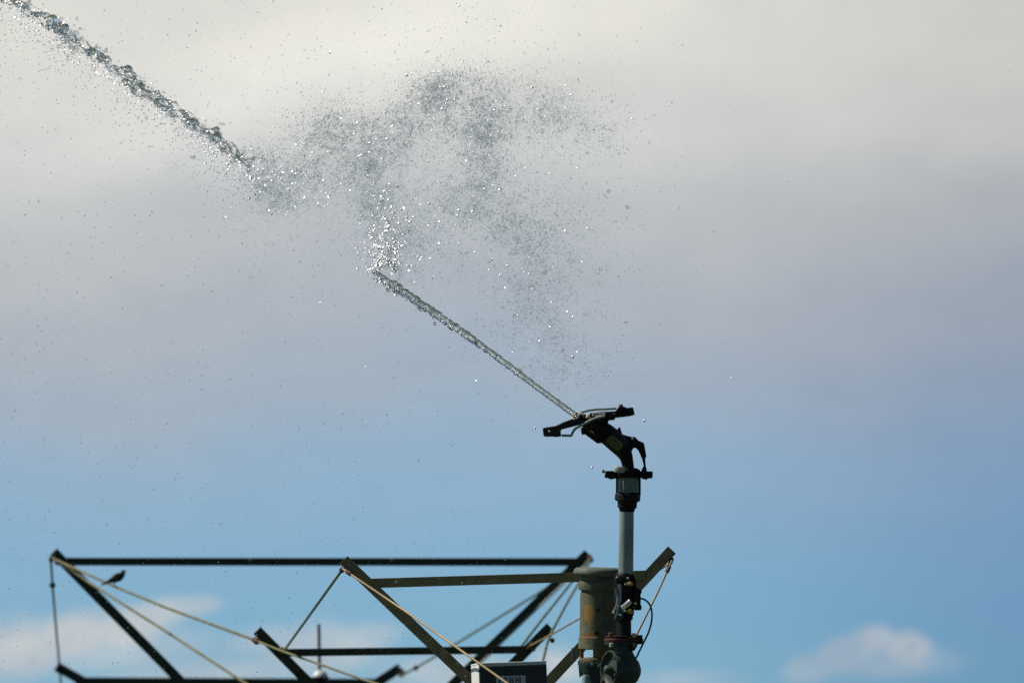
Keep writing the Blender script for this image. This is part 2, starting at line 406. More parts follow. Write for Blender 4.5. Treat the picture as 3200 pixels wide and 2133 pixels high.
# ------------------------------------------------------------------ booster pump: motor on top, volute at the right
PD = 40.2
mc = lambda y: P(1868 , y, PD)
pump = thing('booster_pump', P(1868, 2200, PD), 'rusty upright booster pump motor with a capped top and round casing at its foot', 'pump')
def lat(name, m, prof, xc=1871, d=PD, n=48, bev=0, tiltx=0.0):
    yb = prof[0][0]
    base = P(xc, yb, d)
    return MB().lathe(base, UP + RIGHT * tiltx, [(S(yb - y, d), S(r, d)) for y, r in prof], n).build(name, m, pump, bevel=bev)
lat('motor_cap', M['motor_dark'], [(1799, 66), (1797, 74), (1790, 79), (1783, 79), (1777, 75), (1773, 69), (1772, 40), (1771.5, 2)], tiltx=0.02)
lat('motor_housing', M['motor'], [(2027, 61), (2024, 64), (1990, 63), (1987.5, 61), (1985, 60.5), (1960, 60), (1851, 58), (1849, 55), (1843.5, 55), (1842, 63), (1840, 64), (1818, 63), (1815, 60), (1810, 57), (1799, 57)])
MB().bolt(P(1868, 1908, PD) + Vector((S(0), -S(59), 0)), (0, -1, 0), S(5), 0.012).build('bolt', M['black'], pump)
MB().bolt(P(1862, 1980, PD) + Vector((S(0), -S(60), 0)), (0, -1, 0), S(6), 0.012).build('bolt', M['black'], pump)
# open bracket under the motor: posts between two rings
def post(ang0, ang1, r, y0, y1, mb, th=9):
    n = 6; vs = []; fs = []
    for y in (y0, y1):
        for k in range(n + 1):
            a = R(ang0 + (ang1 - ang0) * k / n)
            for rr in (r, r - th):
                c = P(1871, y, PD)
                vs.append(c + Vector((math.cos(a) * S(rr), -math.sin(a) * S(rr), 0)))
    m = (n + 1) * 2
    for k in range(n):
        o = 2 * k
        fs += [(o, o + 2, o + 2 + m, o + m), (o + 1, o + 1 + m, o + 3 + m, o + 3), (o, o + 1, o + 3, o + 2), (o + m, o + 2 + m, o + 3 + m, o + 1 + m)]
    fs += [(0, m, m + 1, 1), (2 * n, 2 * n + 1, 2 * n + 1 + m, 2 * n + m)]
    return mb.add(vs, fs)
post(84, 108, 57, 2056, 2022, (mb := MB())).build('bracket_post', M['motor'], pump, smooth=50)       # front post, right of the window
post(15, 82, 57, 2056, 2022, (mb := MB())).build('bracket_post', M['motor'], pump, smooth=50)
post(170, 200, 59, 2056, 2022, (mb := MB())).build('bracket_post', M['motor'], pump, smooth=50)      # left post
post(255, 290, 57, 2056, 2022, (mb := MB())).build('bracket_post', M['motor'], pump, smooth=50)
post(300, 345, 57, 2056, 2022, (mb := MB())).build('bracket_post', M['motor'], pump, smooth=50)
lat('bracket_ring', M['motor'], [(2066, 58), (2064, 62), (2056, 62), (2054, 58)])
MB().tube([P(1868, 2070, PD), P(1868, 2020, PD)], S(15), 20).build('shaft', M['rust'], pump)
lat('pump_body', M['teal'], [(2200, 40), (2118, 42), (2112, 50), (2100, 56), (2086, 60), (2076, 65), (2068, 66), (2066, 60)])
MB().prism([P(1806, 2062, PD), P(1822, 2066, PD), P(1826, 2095, PD), P(1818, 2110, PD), P(1811, 2116, PD)], 0.03).build('fin', M['teal'], pump, bevel=0.002)
for (bx_, by_) in ((1826, 2072), (1850, 2078), (1872, 2082)):
    MB().bolt(P(bx_, by_, PD) + Vector((0, -S(64), 0)), (0, -1, 0), S(4.5), 0.012).build('bolt', M['galv'], pump)
MB().tube([P(1832, 2180, 40.0), P(1831, 2120, 40.0), P(1833, 2108, 40.0)], [S(13), S(13), S(10)], 20).build('drain_pipe', M['teal_pale'], pump)
for xx in (1789, 1796):
    MB().box(P(xx, 2044, 40.62), S(4), 0.05, S(42), Matrix.Rotation(R(-3), 3, 'Y')).build('clamp_plate', M['motor'], pump, bevel=0.001)
# volute
vax = Vector((-0.90, -0.43, 0.03)).normalized()
vc = P(1904, 2091, 39.96)
vol = MB().lathe(vc, vax, [(S(h), S(r)) for h, r in ((-104, 3), (-101, 20), (-90, 37), (-70, 51), (-45, 59), (-15, 62), (0, 61), (3, 59), (3, 55), (-4, 51), (-11, 42), (-13, 27), (-7, 19), (6, 15), (14, 12), (17, 8), (18, 2))], 56)
vol.build('volute', M['volute'], pump, smooth=50)
for k in range(6):
    a = R(60 * k + 20)
    u_ = vax.cross(Vector((0, 0, 1))).normalized(); w_ = u_.cross(vax)
    MB().bolt(vc + vax * S(0) + u_ * math.cos(a) * S(54) + w_ * math.sin(a) * S(54), vax, S(6), 0.010).build('bolt', M['volute'], pump)
MB().tube([P(1952, 2088, 39.98), P(1951, 2060, 39.975), P(1950, 2038, 39.975), P(1949, 2010, 39.975)], [S(46), S(38), S(28), S(26)], 28).build('outlet_neck', M['volute'], pump)
def oval_flange(y0, y1, r, name, m, xc=1949, d=39.98, parent=pump):
    return MB().lathe(P(xc, y1, d), UP + RIGHT * -0.02, [(0, S(r - 3)), (S(2), S(r)), (S(y1 - y0 - 2), S(r)), (S(y1 - y0), S(r - 3))], 40, sx=0.62).build(name, m, parent)
oval_flange(2004, 2012, 60, 'lower_flange', M['volute'])
oval_flange(1992, 2003.5, 61, 'gasket', M['red'])
oval_flange(1984, 1991.5, 60, 'upper_flange', M['black'])
for x_, y_ in ((1911, 2014), (1908, 1982), (1981, 1984), (1984, 2016)):
    mm = M['galv_pale'] if x_ < 1940 and y_ > 2000 else (M['brass'] if y_ < 2000 and x_ > 1940 else M['rust'])
    o_ = MB().lathe(P(x_, y_, 39.93), UP, [(-S(6), S(7)), (S(5), S(7)), (S(7), S(4))], 6).build('bolt', mm, pump)
MB().prism([P(1975, 1988, 39.97), P(1992, 1984, 39.97), P(2009, 1993, 39.97), P(2010, 2004, 39.97), P(2005, 2010, 39.97), P(1992, 2012, 39.97), P(1984, 2030, 39.97), P(1975, 2032, 39.97)], 0.04).build('lug', M['black'], pump, bevel=0.003)

# ------------------------------------------------------------------ shut off valve between pump and riser
VD = 39.98
valve = thing('shutoff_valve', P(1950, 1986, VD), 'black shutoff valve with two brass fittings between pump and riser pipe', 'valve')
q3 = lambda u, v, d=VD: P(1880 + u / 8.71, 1760 + v / 8.71, d)
MB().lathe(P(1950, 1985, VD), UP, [(0, S(24)), (S(6), S(23)), (S(48), S(22.5)), (S(50), S(27)), (S(58), S(28)), (S(62), S(25)), (S(66), S(25))], 28).build('lower_pipe', M['black'], valve)
MB().lathe(P(1952, 1925, VD), UP, [(0, S(26)), (S(8), S(29)), (S(40), S(31)), (S(62), S(32)), (S(96), S(33)), (S(112), S(30)), (S(124), S(27)), (S(135), S(25)), (S(138), S(20))], 32).build('valve_body', M['black'], valve, smooth=50)
MB().ball(q3(470, 420, 39.95), S(14), 20, (1, 1, 0.9)).build('bonnet', M['gun_arm'], valve)
act = MB().prism([q3(u, v) for u, v in ((860, 640), (940, 655), (1000, 690), (1085, 730), (1098, 760), (1060, 840), (1068, 980), (1058, 1100), (1098, 1200), (1070, 1255), (905, 1262), (880, 1200))], 0.07)
act.build('actuator', M['black'], valve, bevel=0.006)
MB().prism([q3(u, v) for u, v in ((840, 260), (930, 430), (950, 700), (820, 700), (790, 300))], 0.05).build('actuator', M['black'], valve, bevel=0.004)
for (u, v, r) in ((790, 557, 9), (775, 1310, 9.5)):
    c = q3(u, v, 39.94)
    MB().lathe(c, (-0.25, -1, 0.05), [(0, S(r)), (0.012, S(r)), (0.013, S(r * .8)), (0.03, S(r * .75)), (0.032, S(r * .6))], 8, sx=0.75).build('brass_fitting', M['brass'], valve)
for pts, rr in ((((490, 560), (505, 660), (515, 800), (500, 920), (490, 1050)), (4.5, 5, 3, 5.5, 6)), (((385, 700), (400, 800), (440, 900), (455, 1000)), (4, 3.5, 4.5, 6)), (((460, 980), (450, 1080), (410, 1180), (330, 1330)), (7, 7, 5.5, 6))):
    ps = spline([(a, b, r_) for (a, b), r_ in zip(pts, rr)], 4)
    MB().tube([q3(a[0], a[1], 39.925) for a in ps], [S(a[2]) for a in ps], 10, flat=0.5).build('lever', M['galv'], valve)
MB().tube([q3(540, 1210, 39.92), q3(680, 1120, 39.905), q3(800, 1010, 39.90)], [S(8), S(9), S(8.5)], 20).build('plunger', M['chrome'], valve)
lump = MB().prism([q3(u, v, 39.93) for u, v in ((440, 1090), (560, 1180), (600, 1290), (590, 1450), (540, 1560), (350, 1570), (330, 1480), (400, 1350))], 0.045)
lump.build('solenoid', M['teal'], valve, bevel=0.008)
for (u, v, r, m_) in ((515, 1400, 4.5, 'chrome'), (330, 1330, 5, 'galv_pale'), (640, 1290, 4.5, 'galv'), (935, 1090, 3.5, 'chrome'), (895, 1180, 4, 'rust'), (720, 400, 4, 'galv'), (660, 570, 4, 'galv'), (370, 570, 4.5, 'gun_arm')):
    MB().bolt(q3(u, v, 39.90), (-0.3, -1, 0.2), S(r), 0.010).build('bolt', M[m_], valve)

q4 = lambda u, v: (1740 + u / 4.7075, 1800 + v / 4.7075)
hp = spline([q4(*p) + (dd,) for p, dd in (((1225, 325), 39.95), ((1270, 330), 39.93), ((1335, 372), 39.92), ((1382, 445), 39.92), ((1400, 560), 39.92), ((1388, 690), 39.92), ((1345, 830), 39.92), ((1270, 985), 39.93), ((1190, 1150), 39.95), ((1168, 1190), 39.97), ((1150, 1230), 40.0))], 6)
tag(MB().tube([P(*a) for a in hp], S(2.9), 10).build('hose', M['hose']), 'thin dark green hose looping beside the pump valve', 'hose')

# ------------------------------------------------------------------ riser pipe
rp = [P(1958.3, 1590, VD), P(1957, 1690, VD), P(1955.2, 1797, VD)]
tag(MB().tube(rp, [S(22.6), S(23), S(23.6)], 40).build('riser_pipe', M['galv']), 'grey galvanised riser pipe carrying the sprinkler gun', 'pipe')

# ------------------------------------------------------------------ sprinkler gun
q1 = lambda u, v, d=39.95: P(1680 + u / 5.8825, 1260 + v / 5.8825, d)
q2 = lambda u, v, d=39.98: P(1880 + u / 8.71, 1440 + v / 8.71, d)
gun = thing('sprinkler_gun', P(1958.3, 1597, VD), 'black impact sprinkler gun on the riser, shooting water to the upper left', 'sprinkler')
gd = lambda k: 39.98 - 0.22 * k
bp = spline([(1668, 1200, 18.5, gd(0)), (1650, 1080, 19, gd(0)), (1622, 970, 21.5, gd(.05)), (1560, 850, 27, gd(.15)), (1470, 740, 31, gd(.3)), (1340, 620, 31.5, gd(.45)), (1200, 515, 31, gd(.6)), (1040, 420, 27, gd(.75)), (900, 330, 20, gd(.88)), (800, 275, 16, gd(.95))], 5)
MB().tube([q1(a[0], a[1], a[3]) for a in bp], [S(a[2]) for a in bp], 32).build('barrel', M['black'], gun, smooth=60)
# nozzle
JAX = Vector((-0.635, -0.77, 0.445)).normalized()
noz = q1(703, 222, gd(1))
nz = MB().lathe(noz - JAX * S(40), JAX, [(0, S(15.5)), (S(12), S(16.5)), (S(20), S(14)), (S(34), S(13.5)), (S(37), S(13.5))], 32).build('nozzle', M['gun_arm'], gun)
ring = MB()
rn = 36; vs, fs = [], []
ra = JAX.cross(Vector((0, 0, 1))).normalized(); rb = ra.cross(JAX)
for (h, r) in ((36, 10.6), (36, 13.4), (37.5, 14.3), (40, 14.3), (41.5, 13.6), (41.5, 11), (40, 10.4)):
    for k in range(rn):
        a = 2 * math.pi * k / rn
        vs.append(noz + JAX * S(h - 40) + ra * math.cos(a) * S(r) + rb * math.sin(a) * S(r))
for i in range(7):
    i2 = (i + 1) % 7
    for k in range(rn):
        k2 = (k + 1) % rn
        fs.append((i * rn + k, i * rn + k2, i2 * rn + k2, i2 * rn + k))
ring.add(vs, fs).build('nozzle_ring', M['tan'], nz)
# olive bearing plate on the barrel's flank
pa, pb = q1(1300, 625, gd(.48) - S(42)), q1(1530, 820, gd(.22) - S(40))
MB().tube([pa, pa.lerp(pb, .15), pa.lerp(pb, .85), pb], [S(10), S(15), S(15), S(11)], 16, flat=0.35).build('side_plate', M['olive'], gun)
MB().prism([q1(u, v, gd(.62)) for u, v in ((790, 455), (812, 575), (868, 560), (1100, 732), (1188, 716), (1340, 560), (1290, 380), (1305, 305), (1415, 300), (1432, 245), (1240, 215), (1050, 300))], 0.05).build('drive_bracket', M['black'], gun, bevel=0.004)
# drive arm: front spoon, rear counterweight, rails between
MB().prism([q1(u, v, gd(1.0)) for u, v in ((92, 452), (190, 437), (330, 415), (480, 345), (640, 285), (840, 300), (870, 372), (720, 405), (560, 445), (432, 478), (425, 545), (440, 600), (350, 614), (250, 606), (150, 610), (108, 594))], 0.035).build('drive_arm', M['gun_arm'], gun, bevel=0.004)
MB().prism([q1(u, v, gd(.55)) for u, v in ((1400, 200), (1440, 130), (1495, 58), (1540, 50), (1600, 68), (1645, 88), (1753, 74), (1785, 205), (1690, 228), (1560, 245), (1430, 258), (1400, 290), (1260, 300), (1250, 240))], 0.05).build('counterweight', M['black'], gun, bevel=0.004)
for pts, r, m_ in ((((800, 165), (950, 125), (1120, 108), (1300, 102), (1450, 92)), 3.6, 'galv'), (((960, 195), (1150, 172), (1300, 168), (1440, 158)), 3.2, 'gun_arm'), (((860, 240), (1000, 235), (1220, 215), (1400, 185)), 4.2, 'gun_arm')):
    MB().tube([q1(u, v, gd(.85)) for u, v in pts], S(r), 12).build('arm_rail', M[m_], gun)
MB().tube([q1(1010, 200, gd(.95)), q1(1240, 205, gd(.9))], S(6), 14).build('spring', M['galv_pale'], gun)
MB().tube([q1(900, 235, gd(1.0)), q1(975, 290, gd(.95))], S(6), 12).build('pivot_pin', M['tan'], gun)
MB().tube([q1(1060, 262, gd(1.0)), q1(1130, 248, gd(1.0)), q1(1215, 240, gd(1.0))], S(4.5), 12).build('spring', M['galv_pale'], gun)
MB().lathe(q1(1530, 60, gd(.6)), UP, [(0, S(6)), (S(5), S(7)), (S(8), S(4))], 8).build('bolt', M['olive'], gun)
MB().bolt(q1(232, 525, gd(1.1)), (-.5, -1, .4), S(3), 0.012).build('bolt', M['galv_pale'], gun)
MB().bolt(q1(1090, 245, gd(1.02)), (-.4, -1, .3), S(4), 0.01).build('bolt', M['chrome'], gun)
lv = spline([(440, 588), (560, 590), (618, 588), (640, 540), (690, 468), (760, 428), (950, 325), (1080, 268), (1240, 232)], 5)
MB().tube([q1(a[0], a[1], gd(1.08)) for a in lv], S(4.0), 12).build('lever_rod', M['galv'], gun)
MB().prism([q1(u, v, 39.93) for u, v in ((1435, 505), (1490, 445), (1512, 428), (1535, 500), (1565, 585), (1480, 600))], 0.018).build('fin', M['black'], gun, bevel=0.002)
# trip arm on the right
MB().prism([q1(u, v, 39.97) for u, v in ((1540, 560), (1640, 595), (1725, 615), (1790, 615), (1850, 680), (1955, 730), (1975, 830), (2000, 975), (1985, 1000), (1910, 1000), (1885, 930), (1850, 860), (1800, 810), (1765, 815), (1742, 850), (1700, 960), (1560, 800))], 0.03).build('trip_arm', M['black'], gun, bevel=0.004)
MB().tube([q1(1945, 985, 39.97), q1(1962, 1090, 39.97), q1(1972, 1190, 39.97)], [S(6), S(4), S(3.5)], 10).build('trip_rod', M['black'], gun)
MB().prism([q1(u, v, 39.95) for u, v in ((1930, 1180), (1965, 1145), (1990, 1150), (2015, 1260), (1990, 1400), (1900, 1370), (1900, 1250))], 0.03).build('trip_block', M['black'], gun, bevel=0.003)
MB().bolt(q1(1752, 650, 39.945), (-.3, -1, .2), S(4), 0.01).build('bolt', M['galv'], gun)
# flange on the swivel
gy = lambda y: P(1963, y, VD)
MB().lathe(P(1962.5, 1492, VD), UP, [(0, S(36)), (S(4), S(39)), (S(18), S(39.5)), (S(24), S(38)), (S(29), S(30)), (S(31), S(22))], 36).build('swivel_flange', M['black'], gun)
MB().prism([q1(u, v, 39.97) for u, v in ((1245, 1245), (1440, 1240), (1450, 1370), (1380, 1385), (1340, 1395), (1300, 1370), (1225, 1355), (1240, 1300))], 0.04).build('flange_lug', M['black'], gun, bevel=0.003)
MB().prism([q1(u, v, 39.97) for u, v in ((1880, 1250), (2118, 1250), (2114, 1368), (2030, 1375), (1995, 1402), (1930, 1360), (1880, 1350))], 0.04).build('flange_lug', M['black'], gun, bevel=0.003)
MB().bolt(q1(1230, 1255, 39.95), (-1, -0.5, 0.3), S(5), 0.012).build('bolt', M['galv'], gun)
MB().bolt(q1(2058, 1305, 39.945), (0, -1, 0), S(4), 0.008).build('bolt', M['gun_arm'], gun)
MB().lathe(q1(1500, 1265, 39.93), (0.1, -0.1, 1), [(0, S(17)), (S(10), S(18)), (S(17), S(14)), (S(19), S(5))], 20, sx=0.6).build('grease_cap', M['galv_pale'], gun)
# ribbed sleeve and reducers
vs, fs = [], []
nr = 96
for (y, s_) in ((1540, 1.0), (1488, 1.0)):
    for k in range(nr):
        a = 2 * math.pi * k / nr
        rr = 34.5 + 1.2 * math.cos(a * 16)
        vs.append(P(1963, y, VD) + Vector((math.cos(a) * S(rr), math.sin(a) * S(rr), 0)))
for k in range(nr):
    k2 = (k + 1) % nr
    fs.append((k, k2, nr + k2, nr + k))
fs += [tuple(range(nr)), tuple(range(2 * nr - 1, nr - 1, -1))]
MB().add(vs, fs).build('bearing_sleeve', M['sleeve'], gun, smooth=60)
for xx in (1928, 1999):
    MB().tube([P(xx, 1548, 39.97), P(xx, 1486, 39.97)], S(3.6), 10).build('tie_bolt', M['black'], gun)
MB().lathe(P(1959, 1598, VD), UP + RIGHT * 0.05, [(S(h), S(r)) for h, r in ((0, 23.5), (5, 24), (11, 26), (13, 30), (31, 31), (33, 36), (36, 40), (50, 40), (56, 38), (60, 34))], 40).build('reducer', M['black'], gun)

# ------------------------------------------------------------------ water
def jd(x):                                  # the jet flies towards the camera as it goes left
    return 39.76 - (1799 - x) * S(1.0) * 1.2

def build_mesh(name, verts, faces_idx, nper, material, smooth=True):
    me = bpy.data.meshes.new(name)
    nv = len(verts); nf = len(faces_idx)
    me.vertices.add(nv); me.vertices.foreach_set('co', verts.astype(np.float32).ravel())
    me.loops.add(nf * 3); me.loops.foreach_set('vertex_index', faces_idx.astype(np.int32).ravel())
    me.polygons.add(nf)
    me.polygons.foreach_set('loop_start', np.arange(0, nf * 3, 3, dtype=np.int32))
    me.update(calc_edges=True)
    if smooth: me.shade_smooth()
    me.materials.append(material)
    o = bpy.data.objects.new(name, me); col.objects.link(o)
    return o

def ico(sub):
    bm = bmesh.new(); bmesh.ops.create_icosphere(bm, subdivisions=sub, radius=1.0)
    v = np.array([x.co[:] for x in bm.verts]); f = np.array([[q.index for q in p.verts] for p in bm.faces])
    bm.free(); return v, f

def drops(name, centers, radii, material, sub=1, aniso=0.35, wob=0.0, face=None, jit=0.25, flat=0.4):
    tv, tf = ico(sub)
    n = len(centers)
    sc3 = np.exp(rng.normal(0, aniso, (n, 3)))
    ang = rng.normal(size=(n, 4)); ang /= np.linalg.norm(ang, axis=1)[:, None]
    w, x, y, z = ang.T
    Rm = np.stack([np.stack([1 - 2 * (y * y + z * z), 2 * (x * y - z * w), 2 * (x * z + y * w)], -1),
                   np.stack([2 * (x * y + z * w), 1 - 2 * (x * x + z * z), 2 * (y * z - x * w)], -1),
                   np.stack([2 * (x * z - y * w), 2 * (y * z + x * w), 1 - 2 * (x * x + y * y)], -1)], 1)
    if face is not None:                      # flattened drops, broad side near the given direction
        zax = np.array(face)[None] + rng.normal(0, jit, (n, 3)); zax /= np.linalg.norm(zax, axis=1)[:, None]
        xax = np.cross(zax, rng.normal(size=(n, 3))); xax /= np.linalg.norm(xax, axis=1)[:, None]
        Rm = np.stack([xax, np.cross(zax, xax), zax], -1)
        sc3[:, 2] *= flat
    loc = tv[None] * sc3[:, None, :]
    if wob:
        loc = loc * (1 + rng.normal(0, wob, (n, len(tv), 1)))
    loc = np.einsum('nij,nvj->nvi', Rm, loc) * radii[:, None, None]
    V = (loc + centers[:, None, :]).reshape(-1, 3)
    Fc = (tf[None] + (np.arange(n) * len(tv))[:, None, None]).reshape(-1, 3)
    return build_mesh(name, V, Fc, 3, material)

def to_world(px, py, d):
    d = np.asarray(d)
    c = np.array(CAM); f = np.array(FWD); r = np.array(RIGHT); u = np.array(UP)
    return c + f * d[:, None] + r * ((px - W_PX / 2) * d / F)[:, None] + u * ((H_PX / 2 - py) * d / F)[:, None]

HALF = np.array([-0.65, -0.93, 0.67]); HALF /= np.linalg.norm(HALF)  # halfway between sun and camera; drops flattened towards it flash white

# --- solid jet leaving the nozzle
def jet(path, rads, seg, n, amp, name, seed, wander=0.0, gap=0.0):
    """lumpy rope of water; path/rads in photo pixels"""
    sp = spline([(a, b, r) for (a, b), r in zip(path, rads)], seg)
    mb = MB(); vs = []; fs = []
    ax = None
    pts = [P(a[0], a[1], jd(a[0])) for a in sp]
    N = len(pts)
    for i, p in enumerate(pts):
        t = (pts[min(i + 1, N - 1)] - pts[max(i - 1, 0)]).normalized()
        a = (Vector((0, 0, 1)) - t * t.z).normalized(); b = t.cross(a)
        k0 = i / (N - 1)
        am = amp[0] + (amp[1] - amp[0]) * k0
        if wander:
            p = p + a * S(wander * noise.noise(Vector((i * 0.055, seed, 2.0)))) + b * S(wander * noise.noise(Vector((i * 0.055, seed, 7.0))))
        gp = 1.0
        if gap:
            gp = min(1.0, max(0.10, 0.75 + gap * noise.noise(Vector((i * 0.075, seed, 4.0)))))
        for k in range(n):
            an_ = 2 * math.pi * k / n
            dirv = a * math.cos(an_) + b * math.sin(an_)
            q = p + dirv * S(sp[i][2])
            f1 = noise.noise(q * 18 + Vector((seed, 0, 0))); f2 = noise.noise(q * 45 + Vector((0, seed, 0))); f3 = noise.noise(q * 95)
            s_ = max(0.12, 1 + am * (1.0 * f1 + 1.1 * f2 + 0.6 * f3))
            vs.append(p + dirv * (S(sp[i][2]) * s_ * gp))
    for i in range(N - 1):
        for k in range(n):
            k2 = (k + 1) % n
            fs.append((i * n + k, i * n + k2, (i + 1) * n + k2, (i + 1) * n + k))
    fs.append(tuple(range(n - 1, -1, -1))); fs.append(tuple((N - 1) * n + k for k in range(n)))
    return mb.add(vs, fs)

J1 = [(1799, 1297), (1740, 1255), (1680, 1210), (1600, 1150), (1500, 1077), (1400, 1007), (1300, 938), (1230, 890), (1195, 868), (1178, 852)]
R1 = [9, 9, 9, 9.5, 10.5, 11.5, 12, 11.5, 9, 3]
j1 = jet(J1, R1, 40, 22, (0.07, 0.55), 'water_jet', 3.1).build('water_jet', M['water'], smooth=180)
tag(j1, 'solid green grey water jet shooting up left from the gun nozzle', 'water jet')

def along(path, n, jit_par=0.0):
    p = np.array(path, float); seg = np.linalg.norm(np.diff(p, axis=0), axis=1); cum = np.concatenate([[0], np.cumsum(seg)])
    t = rng.random(n) * cum[-1]
    x = np.interp(t, cum, p[:, 0]); y = np.interp(t, cum, p[:, 1])
    return x, y, t / cum[-1]

# ragged pieces hugging the first jet, mostly under it
x, y, t = along(J1, 260)
k = 2 + 16 * t
x += rng.normal(0, 1, 260) * k * .5 - 3 * t; y += rng.normal(0, 1, 260) * k * .55 + 5 * t
o = drops('loose_blob', to_world(x, y, jd(x)), S(1) * (2 + 4.5 * t) * rng.random(260).clip(.3), M['drop'], 2, 0.35, 0.08)
o.parent = j1; o['kind'] = 'stuff'
x, y, t = along(J1, 330)
x += rng.normal(0, 1, 330) * 7 * t - 4 * t; y += rng.normal(0, 1, 330) * 8 * t + 6 * t
o = drops('froth_glint', to_world(x, y, jd(x) - 0.02), S(1) * rng.uniform(1.2, 3.2, 330) * (.5 + .7 * t), M['glint'], 2, 0.25, face=HALF)
o.parent = j1; o['kind'] = 'stuff'

# --- torn front part of the jet
J2 = [(-40, -45), (20, -20), (68, 7), (102, 31), (143, 58), (190, 88), (224, 112), (272, 150), (333, 180), (357, 211), (401, 238), (442, 269), (486, 296), (530, 326), (578, 360), (629, 401), (680, 432), (724, 473), (765, 503), (785, 520)]
R2 = [6, 8, 6, 2, 8, 9, 2.5, 5, 8, 2, 6, 8, 2, 5, 7, 4, 7, 6, 3, 1]
j2b = jet(J2, R2, 28, 20, (1.5, 1.35), 'water_jet', 9.7, 16, 1.3)
for sd, off, rr in ((4.2, (-2, 10), 5), (7.7, (6, -9), 3.5), (1.3, (-10, 18), 3)):
    pth = [(a + off[0] + random.uniform(-6, 6), b + off[1] + random.uniform(-7, 7)) for a, b in J2]
    rad = [max(0.8, rr + random.uniform(-5.5, 4)) for _ in J2]
    s2 = jet(pth, rad, 24, 10, (1.3, 1.3), 's', sd, 22, 1.9)
    j2b.add(s2.v, s2.f)
j2 = j2b.build('water_jet', M['water'], smooth=180)
tag(j2, 'torn ragged water jet breaking into clots at the upper left corner', 'water jet')
n = 2400
x, y, t = along(J2, n)
clot = np.array([noise.noise(Vector((a / 28., b / 28., 1.7))) for a, b in zip(x, y)])
keep = clot > 0.0; x, y, t = x[keep], y[keep], t[keep]; n = len(x)
sp_ = rng.gamma(1.5, 9, n) * np.where(clot[keep] > 0.22, 1.7, 1.0) * rng.choice([-0.6, 1], n); x += -0.55 * sp_ + rng.normal(0, 5, n); y += 0.82 * sp_ + rng.normal(0, 5, n) + 3
o = drops('loose_blob', to_world(x, y, jd(x) + rng.normal(0, .03, n)), S(1) * rng.gamma(2.0, 1.0, n).clip(.7, 6), M['spray'], 2, 0.4, 0.1)
o.parent = j2; o['kind'] = 'stuff'
n = 620
x, y, t = along(J2, n); x += rng.normal(-5, 15, n); y += rng.normal(9, 17, n) + rng.gamma(1.2, 9, n)
o = drops('froth_glint', to_world(x, y, jd(x) - 0.05), S(1) * rng.uniform(1.4, 3.4, n), M['glint'], 2, 0.25, face=HALF)
o.parent = j2; o['kind'] = 'stuff'

# --- spray cloud thrown off by the drive arm
K = W_PX / 2352.0
G = [  # x, y, sx, sy, drops, glints   (read off the photograph at 2352 px wide)
 (880, 605, 18, 18, 260, 60), (885, 565, 26, 26, 320, 50), (892, 515, 32, 30, 380, 40), (880, 465, 36, 34, 480, 16), (858, 420, 24, 38, 420, 8), (858, 380, 30, 32, 450, 5),
 (880, 330, 38, 28, 480, 5), (930, 292, 45, 24, 520, 4), (985, 242, 38, 30, 700, 10), (1010, 212, 35, 18, 380, 8), (1060, 212, 42, 30, 520, 10), (1050, 172, 30, 10, 80, 4),
 (1090, 285, 36, 28, 600, 8), (1122, 302, 28, 24, 420, 4), (1150, 228, 48, 28, 420, 5), (1200, 250, 40, 30, 280, 5), (1270, 258, 22, 22, 220, 2), (1320, 300, 50, 35, 280, 3), (1400, 300, 40, 30, 90, 1),
 (1110, 350, 34, 34, 460, 4), (1122, 400, 28, 34, 420, 4), (1100, 450, 34, 30, 360, 8), (1060, 470, 40, 25, 300, 6), (1150, 500, 44, 34, 320, 6), (1180, 540, 46, 36, 290, 5),
 (1230, 540, 50, 40, 240, 4), (1290, 530, 65, 45, 210, 4), (1225, 610, 44, 45, 210, 5), (1205, 660, 40, 45, 260, 6), (1226, 700, 40, 42, 250, 6), (1220, 745, 42, 36, 200, 4), (1268, 785, 52, 38, 180, 2),
 (1310, 825, 55, 34, 190, 1), (1290, 860, 50, 25, 180, 0), (1340, 700, 60, 80, 220, 3), (1000, 400, 60, 70, 300, 5), (980, 525, 50, 50, 320, 10), (950, 585, 40, 36, 240, 8),
 (760, 288, 40, 28, 420, 2), (720, 330, 36, 36, 360, 3), (800, 300, 40, 28, 300, 3), (760, 360, 40, 36, 280, 6),
 (606, 395, 26, 30, 330, 16), (634, 438, 34, 28, 380, 26), (694, 402, 40, 32, 300, 22), (722, 425, 34, 24, 260, 12), (598, 370, 16, 12, 160, 5), (640, 470, 30, 14, 150, 3),
 (1050, 380, 210, 160, 1300, 22), (700, 460, 120, 90, 260, 5), (1220, 460, 130, 170, 600, 8)]
xs, ys, gx, gy_ = [], [], [], []
for (cx, cy, sx, sy, nd, ng) in G:
    m_ = int(nd * 9.0); sx *= 1.15; sy *= 1.15
    a = rng.normal(cx, sx, m_) * K; b = rng.normal(cy, sy, m_) * K
    xs.append(a); ys.append(b)
    gx.append(rng.normal(cx, sx * 1.1, ng) * K); gy_.append(rng.normal(cy, sy * 1.1, ng) * K)
xs = np.concatenate(xs); ys = np.concatenate(ys)
cl = np.array([noise.noise(Vector((a / 26., b / 26., 0.3))) + 0.6 * noise.noise(Vector((a / 70., b / 70., 5.3))) for a, b in zip(xs, ys)])
keep = rng.random(len(xs)) < np.clip(0.5 + 0.55 * cl, 0.08, 1)
xs, ys = xs[keep], ys[keep]
n = len(xs)
rad = S(1) * rng.gamma(3.0, 0.29, n).clip(0.4, 2.1)
dz = jd(np.minimum(xs, 1500)) + rng.normal(0, 0.28, n)
o = drops('water_spray', to_world(xs, ys, dz), rad, M['spray'], 1, 0.55)
tag(o, 'grey cloud of fine spray drops arching above the jet', 'spray', kind='stuff')
